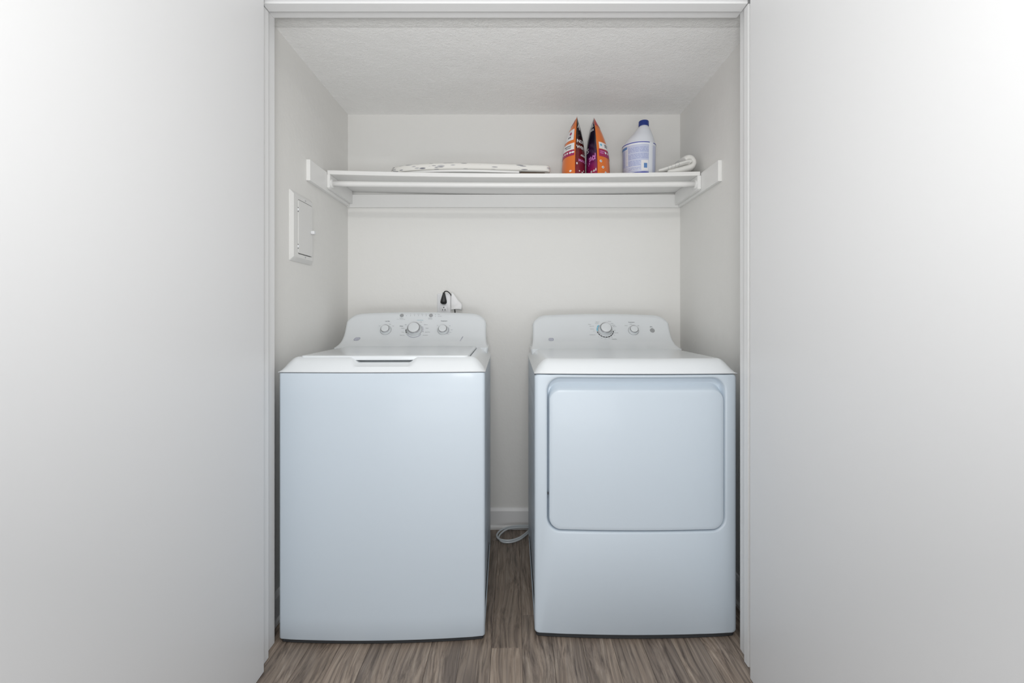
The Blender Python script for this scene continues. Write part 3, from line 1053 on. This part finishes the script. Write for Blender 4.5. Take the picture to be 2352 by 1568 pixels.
def patch(root, surf, sd, p0, p1, t0, t1, m, name, off=0.0009, slant=0.0):
    bm = bmesh.new()
    PS = [-1, -0.97, -0.9, -0.8, -0.65, -0.5, -0.3, -0.1, 0.1, 0.3, 0.5, 0.65, 0.8, 0.9, 0.97, 1]
    TS = [0, 0.02, 0.06, 0.12, 0.2, 0.3, 0.4, 0.5, 0.6, 0.68, 0.76, 0.83, 0.89, 0.93, 0.96, 0.98, 1.0]
    pp = sorted(set([p0, p1] + [q for q in PS if p0 < q < p1]))
    tt = sorted(set([t0, t1] + [q for q in TS if t0 < q < t1]))
    add_grid(bm, [[surf(sd, p, t, off) for p in pp] for t in tt])
    return obj(name, bm, m, root)

def spots(root, surf, sd, lst, m, name, off=0.0013):
    for p, t, rp, rt in lst:
        bm = bmesh.new()
        cap(bm, [bm.verts.new(surf(sd, p+rp*math.cos(a), t+rt*math.sin(a), off)) for a in [2*PI*k/14 for k in range(14)]])
        o = obj(name, bm, m, root)
    return o

def words(root, surf, sd, lst, m, name, H, Wd, off=0.0014):
    dirn = 1 if sd > 0 else -1        # reading direction on that side
    for s, p, t, size, al, slant in lst:
        bm = bmesh.new()
        text_bm(bm, s, size, lambda a, b: surf(sd, max(-0.999, min(0.999, p+dirn*a/Wd)), t+(b+slant*a)/H, off), al, 0.0004)
        o = obj(name, bm, m, root)
    return o

PH, PT, PW = 0.262, 0.0545, 0.088
pz = ZSH+0.001
p1 = thing('laundry_pouch', 'left one of two orange detergent pouches, dark red front, on shelf', 'pouch', (0.2812, 2.175, pz), math.radians(-2), 'detergent pouches on the shelf')
s1 = pouch(p1, PH+0.008, PT, PW, 1, M['film_red'], M['orange'], 0.010)
patch(p1, s1, -1, -0.93, 0.75, 0.60, 0.79, M['white_print'], 'white_panel', slant=0.0)
patch(p1, s1, -1, -0.97, 0.8, 0.43, 0.545, M['white_print'], 'white_panel')
patch(p1, s1, -1, -0.98, 0.9, 0.33, 0.425, M['magenta'], 'magenta_band')
patch(p1, s1, -1, -0.75, 0.75, 0.90, 0.985, M['red'], 'red_band', 0.0012)
spots(p1, s1, -1, [(p, 0.385, 0.055, 0.017) for p in (-0.93, -0.82, -0.66, -0.5, -0.3)] + [(-0.86, 0.07, 0.05, 0.018)], M['white_print'], 'white_symbol')
spots(p1, s1, -1, [(-0.72, 0.72, 0.08, 0.025)], M['magenta'], 'printed_seal', 0.0016)
words(p1, s1, -1, [('DIRECTIONS', -0.85, 0.50, 0.007, 'RIGHT', 0), ('use one pac', -0.85, 0.47, 0.006, 'RIGHT', 0), ('SAFE', -0.78, 0.655, 0.009, 'RIGHT', 0)], M['ink'], 'small_print', PH, PW, 0.0017)
words(p1, s1, 1, [('NDRY', -0.995, 0.575, 0.020, 'LEFT', 0.0), ('WER PACS', -0.995, 0.475, 0.018, 'LEFT', 0.0), ('ADDED', -0.80, 0.345, 0.011, 'LEFT', 0)], M['white_print'], 'white_lettering', PH, PW)
words(p1, s1, 1, [('MAX BOOST', -0.92, 0.25, 0.016, 'LEFT', 0)], M['pink'], 'pink_lettering', PH, PW)
spots(p1, s1, 1, [(-0.965, 0.19, 0.022, 0.02), (-0.86, 0.07, 0.03, 0.012), (-0.7, 0.06, 0.05, 0.010), (-0.6, 0.09, 0.04, 0.012)], M['white_print'], 'white_symbol')
# a torn seal curl near the top of the dark side
bm = bmesh.new()
for i in range(1):
    pts = [s1(1, p, t, 0.002) for p, t in ((-0.97, 0.80), (-0.93, 0.84), (-0.88, 0.87), (-0.86, 0.82), (-0.84, 0.77))]
    add_tube(bm, pts, 0.0009, 6)
obj('tear_strip', bm, M['white_print'], p1, smooth=True)

p2 = thing('laundry_pouch', 'right one of two orange detergent pouches, dark purple front, on shelf', 'pouch', (0.3968, 2.175, pz), math.radians(-12), 'detergent pouches on the shelf')
s2 = pouch(p2, PH+0.006, PT+0.001, PW, -1, M['film_purple'], M['orange'], -0.017)
patch(p2, s2, 1, -0.93, 0.8, 0.455, 0.57, M['white_print'], 'white_panel')
patch(p2, s2, 1, -0.95, 0.85, 0.32, 0.445, M['magenta'], 'magenta_band')
patch(p2, s2, 1, -0.99, 0.6, 0.86, 0.985, M['red'], 'red_band')
spots(p2, s2, 1, [(-0.62, 0.395, 0.06, 0.02), (-0.42, 0.395, 0.06, 0.02), (-0.90, 0.235, 0.045, 0.022), (-0.82, 0.135, 0.055, 0.022), (-0.68, 0.05, 0.06, 0.02)], M['white_print'], 'white_symbol')
spots(p2, s2, 1, [(-0.90, 0.235, 0.018, 0.010), (-0.82, 0.135, 0.02, 0.009), (-0.68, 0.05, 0.02, 0.008)], M['ink_black'], 'dark_symbol', 0.0018)
spots(p2, s2, 1, [(-0.84, 0.52, 0.05, 0.022)], M['ink_blue'], 'printed_seal', 0.0016)
words(p2, s2, 1, [('NET WT', -0.62, 0.53, 0.008, 'LEFT', 0), ('85 OZ', -0.62, 0.50, 0.007, 'LEFT', 0)], M['ink'], 'small_print', PH, PW, 0.0017)
words(p2, s2, 1, [('remove', -0.92, 0.41, 0.007, 'LEFT', 0), ('stains', -0.92, 0.38, 0.007, 'LEFT', 0)], M['pink'], 'pink_lettering', PH, PW, 0.0016)
words(p2, s2, -1, [('65', -0.965, 0.855, 0.019, 'RIGHT', 0.0), ('PACS', -0.955, 0.785, 0.012, 'RIGHT', 0.0), ('POWER PACS', -0.62, 0.455, 0.030, 'RIGHT', 0.0)], M['white_print'], 'white_lettering', PH, PW)
bmf = []
rr_ = random.Random(3)
for k in range(5):
    a = k*2*PI/5
    bmf.append((-0.90+0.055*math.cos(a), 0.30+0.030*math.sin(a), 0.030, 0.018))
for k in range(4):
    a = k*2*PI/4+0.4
    bmf.append((-0.74+0.05*math.cos(a), 0.29+0.03*math.sin(a), 0.030, 0.020))
bmf += [(-0.70, 0.22, 0.03, 0.016), (-0.66, 0.19, 0.02, 0.012), (-0.965, 0.35, 0.012, 0.03)]
spots(p2, s2, -1, bmf, M['pink'], 'printed_petal')
spots(p2, s2, -1, [(-0.80, 0.07, 0.04, 0.017), (-0.91, 0.075, 0.035, 0.018), (-0.975, 0.09, 0.014, 0.026)], M['white_print'], 'white_symbol')
spots(p2, s2, -1, [(-0.80, 0.07, 0.015, 0.007), (-0.91, 0.075, 0.013, 0.007)], M['ink_black'], 'dark_symbol', 0.0018)

# ------------------------------------------------------------------ bleach jug
jug = thing('bleach_jug', 'white plastic bleach jug with dark blue cap and blue lettered label', 'jug', (0.598, 2.205, pz+0.002), math.radians(-15))
jprof = [(0.0, 0.060, 0), (0.003, 0.067, 0), (0.010, 0.0725, 0), (0.022, 0.0745, 0), (0.15, 0.0765, 0), (0.158, 0.0785, 0), (0.163, 0.0785, 0), (0.167, 0.0755, 0.0005),
         (0.180, 0.0700, 0.003), (0.195, 0.0615, 0.007), (0.210, 0.0520, 0.012), (0.225, 0.0425, 0.0165), (0.240, 0.0340, 0.0195), (0.250, 0.0275, 0.021), (0.256, 0.0225, 0.0215), (0.262, 0.0195, 0.022), (0.272, 0.0195, 0.022)]
def jring(z, r, cx, n=48):
    return [(cx+r*math.cos(2*PI*k/n), r*0.97*math.sin(2*PI*k/n), z) for k in range(n)]
bm = bmesh.new()
v = add_grid(bm, [jring(*a) for a in jprof], close=True)
cap(bm, v[0]); cap(bm, v[-1])
sharp(obj('jug_body', bm, M['jug'], jug), 50)
bm = bmesh.new()
pts = spline([(0.02, 0.050, 0.195), (0.021, 0.070, 0.215), (0.022, 0.062, 0.240), (0.022, 0.035, 0.254), (0.022, 0.018, 0.258)], 5)
add_tube(bm, pts, 0.009, 12)
obj('handle', bm, M['jug'], jug, smooth=True)
bm = bmesh.new()
n = 60
rows = []
for z, r in ((0.2585, 0.0228), (0.2605, 0.0235), (0.281, 0.0228), (0.2835, 0.0212), (0.2842, 0.017)):
    rows.append([(0.022+(r+(0.0005 if k % 2 else 0))*math.cos(2*PI*k/n), (r+(0.0005 if k % 2 else 0))*math.sin(2*PI*k/n), z) for k in range(n)])
v = add_grid(bm, rows, close=True)
cap(bm, v[0]); cap(bm, v[-1])
obj('screw_cap', bm, M['cap'], jug)
def jr(z):
    for (z0, r0, c0_), (z1, r1, c1_) in zip(jprof[:-1], jprof[1:]):
        if z0 <= z <= z1:
            t = (z-z0)/(z1-z0)
            return r0+(r1-r0)*t
    return 0.075
def jpt(a, z, off):
    """a in degrees, 0 = towards the room, positive to the right"""
    r = jr(z)+off
    return Vector((r*math.sin(math.radians(a)), -r*0.97*math.cos(math.radians(a)), z))
def jpatch(a0, a1, z0, z1, m, name, off=0.0005):
    bm = bmesh.new()
    add_grid(bm, [[jpt(a, z, off) for a in linspace(a0, a1, max(3, int((a1-a0)/4)))] for z in linspace(z0, z1, 6)])
    return obj(name, bm, m, jug, smooth=True)
jpatch(-100, 36, 0.0255, 0.151, M['jug_label'], 'label')
jpatch(54, 100, 0.0255, 0.151, M['jug_label'], 'label')
jpatch(-100, 38, 0.159, 0.1625, M['jug_blue'], 'blue_stripe')
jpatch(55, 100, 0.159, 0.1625, M['jug_blue'], 'blue_stripe')
jpatch(-100, 36, 0.017, 0.0245, M['jug_blue'], 'blue_stripe')
jpatch(-95, -45, 0.138, 0.150, M['jug_label_teal'], 'label_header', 0.0009)
jpatch(-52, -41, 0.060, 0.139, M['white_print'], 'label_column', 0.0008)
jpatch(8, 34, 0.030, 0.078, M['white_print'], 'label_box', 0.0008)
jpatch(17, 29, 0.042, 0.064, M['jug_label_teal'], 'label_square', 0.0011)
bm = bmesh.new()
rr_ = random.Random(8)
for k in range(17):
    z = 0.1365-k*0.0062
    a = -38.0
    a1 = 34 if z > 0.082 else 5
    if k % 5 == 4:
        continue
    while a < a1:
        w = rr_.uniform(4, 15)
        b = min(a+w, a1)
        add_grid(bm, [[jpt(q, z, 0.0011) for q in linspace(a, b, 3)], [jpt(q, z+0.0018, 0.0011) for q in linspace(a, b, 3)]])
        a = b+rr_.uniform(1.2, 3)
for k in range(13):
    z = 0.130-k*0.0058
    for a0, a1 in ((-78, -68), (-66, -55), (-50, -43)):
        add_grid(bm, [[jpt(q, z, 0.0011) for q in linspace(a0, a1-rr_.uniform(0, 3), 3)], [jpt(q, z+0.0017, 0.0011) for q in linspace(a0, a1-rr_.uniform(0, 3), 3)]])
obj('label_fine_print', bm, M['jug_label_dark'], jug)['kind'] = 'stuff'
for z in (0.0345, 0.041, 0.049):
    bm = bmesh.new()
    add_grid(bm, [[jpt(q, z, 0.0011) for q in linspace(-90, 5, 20)], [jpt(q, z+0.0018, 0.0011) for q in linspace(-90, 5, 20)]])
    obj('label_rule', bm, M['white_print'], jug)

# ------------------------------------------------------------------ towel
towel = thing('folded_towel', 'white towel with thin grey stripes, folded in a heap at shelf end', 'towel', (0, 0, 0))
def ribbon(name, pix, th, y0, y1, stripes, jit=0.0):
    Y = 2.10
    pts = spline([pr(u, v, Y) for u, v in pix], 7)
    ctr = [Vector((p.x, 0, p.z)) for p in pts]
    n = len(ctr)
    L = [0]
    for a, b in zip(ctr[:-1], ctr[1:]):
        L.append(L[-1]+(b-a).length)
    nY = 16
    bm = bmesh.new()
    lay = bm.verts.layers.float.new('run')
    rows_o, rows_i = [], []
    for j in range(nY+1):
        f = j/nY
        y = y0+(y1-y0)*f
        e = math.sin(PI*min(1, max(0, f)))**0.3 if 0 < f < 1 else 0.0
        ro, ri = [], []
        for i, c in enumerate(ctr):
            t = (ctr[min(i+1, n-1)]-ctr[max(i-1, 0)]).normalized()
            nn = Vector((-t.z, 0, t.x))
            hh = th*0.5*(0.35+0.65*e)
            if i in (0, n-1):
                hh *= 0.4
            w = Vector((noise.noise(Vector((c.x*14, y*9, 2.0))), 0, noise.noise(Vector((c.z*14, y*9, 7.7)))))*0.004
            yy = y + 0.004*noise.noise(Vector((c.x*30, c.z*30, f*2)))
            b = Vector((c.x, yy, c.z))+w
            ro.append((b+nn*hh, L[i]/L[-1]))
            ri.append((b-nn*hh, L[i]/L[-1]))
        rows_o.append(ro); rows_i.append(ri)
    ring = [ro+ri[::-1] for ro, ri in zip(rows_o, rows_i)]
    vv = []
    for r in ring:
        q = []
        for p, s in r:
            z = p.z
            v_ = bm.verts.new(p)
            v_[lay] = s if stripes else 0.0
            q.append(v_)
        vv.append(q)
    m = len(vv[0])
    for a, b in zip(vv[:-1], vv[1:]):
        for k in range(m):
            bm.faces.new((a[k], a[(k+1) % m], b[(k+1) % m], b[k]))
    for q in (vv[0], vv[-1]):
        for k in range(n-1):
            try:
                bm.faces.new((q[k], q[k+1], q[m-2-k], q[m-1-k]))
            except ValueError:
                pass
    zmin = 1.7385
    for v_ in bm.verts:
        if v_.co.z < zmin:
            if v_.co.y > 2.062:
                v_.co.z = zmin+(zmin-v_.co.z)*0.05
        dx_, dy_ = v_.co.x-0.598, v_.co.y-2.205
        if dx_*dx_+dy_*dy_ < 0.0825**2 and abs(dy_) < 0.0825:
            v_.co.x = 0.598+math.sqrt(0.0825**2-dy_*dy_)
        lim = 0.851
        if v_.co.x > lim:
            v_.co.x = lim
    o = obj(name, bm, M['towel'], towel, smooth=True)
    md = o.modifiers.new('s', 'SUBSURF'); md.levels = 1; md.render_levels = 1
    return o
ribbon('outer_fold', [(1531, 397.5), (1550, 393.5), (1570, 388.5), (1587, 382.5), (1592, 373.5), (1587.5, 364.5), (1579, 362.5), (1571, 368)], 0.037, 2.080, 2.30, False)
ribbon('striped_fold', [(1508, 396.5), (1525, 391.5), (1545, 384.5), (1563, 378.5), (1577, 374.5), (1583, 376)], 0.021, 2.064, 2.28, True)

# ------------------------------------------------------------------ electrical panel
ep = thing('breaker_panel', 'flush white electrical breaker panel cover on the left closet wall', 'electrical panel', (XL, 1.84, 1.4385))
y0, y1, z0, z1 = -0.090, 0.094, -0.1355, 0.1355
def wall_loop(a0, a1, b0, b1, r, x):
    return [(x, a, b) for a, b in rrect(a0, a1, b0, b1, r, 5, 3)]
bm = bmesh.new()
lp = [wall_loop(y0, y1, z0, z1, 0.004, 0.0), wall_loop(y0, y1, z0, z1, 0.004, 0.003), wall_loop(y0+0.011, y1-0.008, z0+0.016, z1-0.014, 0.003, 0.013),
      wall_loop(y0+0.044, y1-0.013, z0+0.030, z1-0.028, 0.008, 0.013), wall_loop(y0+0.0445, y1-0.0135, z0+0.0305, z1-0.0285, 0.008, 0.004)]
v = add_grid(bm, lp, close=True)
cap(bm, v[-1])
sharp(obj('frame', bm, M['breaker'], ep), 30)
bm = bmesh.new()
lp = [wall_loop(y0+0.0472, y1-0.015, z0+0.0335, z1-0.030, 0.007, 0.0062), wall_loop(y0+0.0472, y1-0.015, z0+0.0335, z1-0.030, 0.007, 0.0125), wall_loop(y0+0.048, y1-0.0165, z0+0.034, z1-0.0315, 0.006, 0.014)]
v = add_grid(bm, lp, close=True)
cap(bm, v[0]); cap(bm, v[-1])
obj('shadow_gap', box(0.0045, 0.006, y0+0.0447, y1-0.0137, z0+0.0307, z1-0.0287), M['dark'], ep)
dr = sharp(obj('panel_door', bm, M['breaker'], ep), 30)
bm = rbox(0.0135, 0.029, y1-0.030, y1-0.012, -0.010, 0.004, 0.003)
obj('latch', bm, M['plate'], dr)
for z in (0.0665, -0.0765):
    bm = rbox(0.010, 0.0165, y0+0.042, y0+0.049, z-0.005, z+0.005, 0.001)
    obj('hinge', bm, M['plate'], ep)
    bm = bmesh.new()
    for d in (-0.0075, 0.0075):
        add_box(bm, 0.0125, 0.0136, y0+0.0425, y0+0.0475, z+d-0.0015, z+d+0.0015)
    obj('hinge_slot', bm, M['dark'], ep)
for z in (z1-0.021, z0+0.023):
    bm = bmesh.new()
    add_lathe(bm, [(0.0032, 0.0), (0.0032, 0.001), (0.0022, 0.0022)], (0.0128, 0.018, z), (1, 0, 0), 14)
    obj('screw', bm, M['chrome'], ep)

# ------------------------------------------------------------------ outlet, plug, cord, tag
pc = pr(1020, 699.5, YB)
outlet = thing('wall_outlet', 'white duplex wall outlet above the washer, partly hidden by its top', 'outlet', (pc.x, YB, pc.z))
bm = bmesh.new()
lp = [[(x, y_, z) for x, z in rrect(-0.035+i, 0.035-i, -0.0575+i, 0.0575-i, 0.004, 4, 2)] for i, y_ in ((0, 0), (0, -0.0025), (0.0018, -0.005), (0.003, -0.0055))]
v = add_grid(bm, lp, close=True)
cap(bm, v[0]); cap(bm, v[-1])
sharp(obj('cover_plate', bm, M['plate'], outlet), 40)
for zc in (0.0195, -0.0195):
    bm = bmesh.new()
    lp = [[(x, y_, z+zc) for x, z in rrect(-0.0165+i, 0.0165-i, -0.0145+i, 0.0145-i, 0.008, 4, 2)] for i, y_ in ((0, -0.004), (0, -0.0072), (0.001, -0.0078))]
    v = add_grid(bm, lp, close=True)
    cap(bm, v[0]); cap(bm, v[-1])
    rc = sharp(obj('receptacle', bm, M['plate'], outlet), 40)
    bm = bmesh.new()
    add_box(bm, -0.0078, -0.0050, -0.0084, -0.0070, zc-0.0105, zc-0.0035)
    add_box(bm, 0.0050, 0.0078, -0.0084, -0.0070, zc-0.0110, zc-0.0025)
    add_lathe(bm, [(0.0027, 0), (0.0027, 0.0012)], (0, -0.0072, zc+0.0055), (0, -1, 0), 14)
    obj('slots', bm, M['dark'], rc)
plug = thing('power_cord', 'black plug and cord with a white paper tag, plugged in above the washer', 'power cord', (0, 0, 0))
bm = bmesh.new()
# flat pear-shaped plug, from its tip down to the wide end
rows = []
for u, v, hw, hd, Y in ((1019.5, 671.5, 2.4, 0.0040, 2.343), (1019.6, 675, 3.0, 0.0050, 2.343), (1019.3, 680, 4.4, 0.007, 2.344), (1019, 686, 6.0, 0.010, 2.345), (1018.8, 691, 7.2, 0.012, 2.346), (1018.8, 694.5, 7.4, 0.012, 2.347), (1019, 697, 6.0, 0.009, 2.349), (1019.2, 698.3, 3.0, 0.004, 2.350)):
    c = pr(u, v, Y)
    w = hw/(F/Y)
    rows.append([(c.x+w*math.cos(2*PI*k/24), c.y+hd*math.sin(2*PI*k/24), c.z) for k in range(24)])
v = add_grid(bm, rows, close=True)
cap(bm, v[0]); cap(bm, v[-1])
sharp(obj('plug', bm, M['rubber'], plug), 50)
bm = bmesh.new()
cc = pr(1019, 694, 2.35)
add_lathe(bm, [(0.013, 0.0), (0.013, 0.008)], (cc.x, 2.353, cc.z), (0, 1, 0), 20)
obj('plug_base', bm, M['button'], plug)
bm = bmesh.new()
pts = spline([pr(1019.5, 673, 2.343), pr(1021, 670, 2.342), pr(1025, 668.6, 2.340), pr(1029, 670, 2.340), pr(1033.5, 674, 2.340), pr(1037, 680, 2.345), pr(1041, 692, 2.352), pr(1044, 704, 2.355), pr(1044.6, 712, 2.352), pr(1045.2, 722, 2.345), pr(1046, 760, 2.33), pr(1046, 900, 2.32)], 8)
add_tube(bm, pts, 0.0028, 10)
obj('cord', bm, M['rubber'], plug, smooth=True)
# paper tag: curled quad
bm = bmesh.new()
A, B_, C_, D_ = (1038.2, 673), (1042, 674.5), (1035.0, 711.0), (1060.5, 711.5)
lft = spline([(1038.5, 671.5, 0), (1036.0, 681, 0), (1035.1, 693, 0), (1035, 705, 0), (1035.0, 711.5, 0)], 4)
rgt = spline([(1040.5, 673, 0), (1047, 682, 0), (1055, 692, 0), (1061.5, 698.5, 0), (1060.5, 711, 0)], 4)
rows = []
for a, b in zip(lft, rgt):
    rows.append([])
    f = (a.y-671.5)/40
    for k in range(9):
        t = k/8
        u = a.x+(b.x-a.x)*t; v_ = a.y+(b.y-a.y)*t
        v_ -= 1.6*math.sin(PI*t)*smooth01(f)
        Y = 2.332-0.010*math.sin(PI*t)*f-0.010*smooth01((f-0.75)/0.25)+0.006*(1-f)
        rows[-1].append(pr(u, v_, Y))
add_grid(bm, rows)
tg = obj('paper_tag', bm, M['paper'], plug, smooth=True)
md = tg.modifiers.new('t', 'SOLIDIFY'); md.thickness = 0.0006

# ------------------------------------------------------------------ hose on the floor
hose = thing('drain_hose', 'coiled pale grey hose lying on the floor beside the dryer', 'hose', (0, 0, 0))
for dv, du, dY in ((0, 0, 0), (5.0, 4.5, -0.008)):
    base = [(1258, 1206, 2.330), (1238, 1206.0, 2.328), (1215, 1206.5, 2.324), (1190, 1206.8, 2.318), (1168, 1210.0, 2.305), (1150, 1217.5, 2.280), (1141.5, 1227.5, 2.250), (1145, 1236.5, 2.225), (1160, 1240.5, 2.212), (1178, 1239.5, 2.215), (1196, 1232.5, 2.235), (1210, 1222, 2.279), (1219, 1214, 2.308), (1240, 1209, 2.318)]
    P = []
    for u, v, Y in base:
        p = pr(u+du*(1 if u < 1160 else 0), v+dv*(0.9 if v > 1220 else 0.8), Y+dY)
        p.z = max(p.z, 0.0052)
        P.append(p)
    bm = bmesh.new()
    add_tube(bm, spline(P, 8), 0.0043, 12)
    obj('hose_strand', bm, M['hose'], hose, smooth=True)
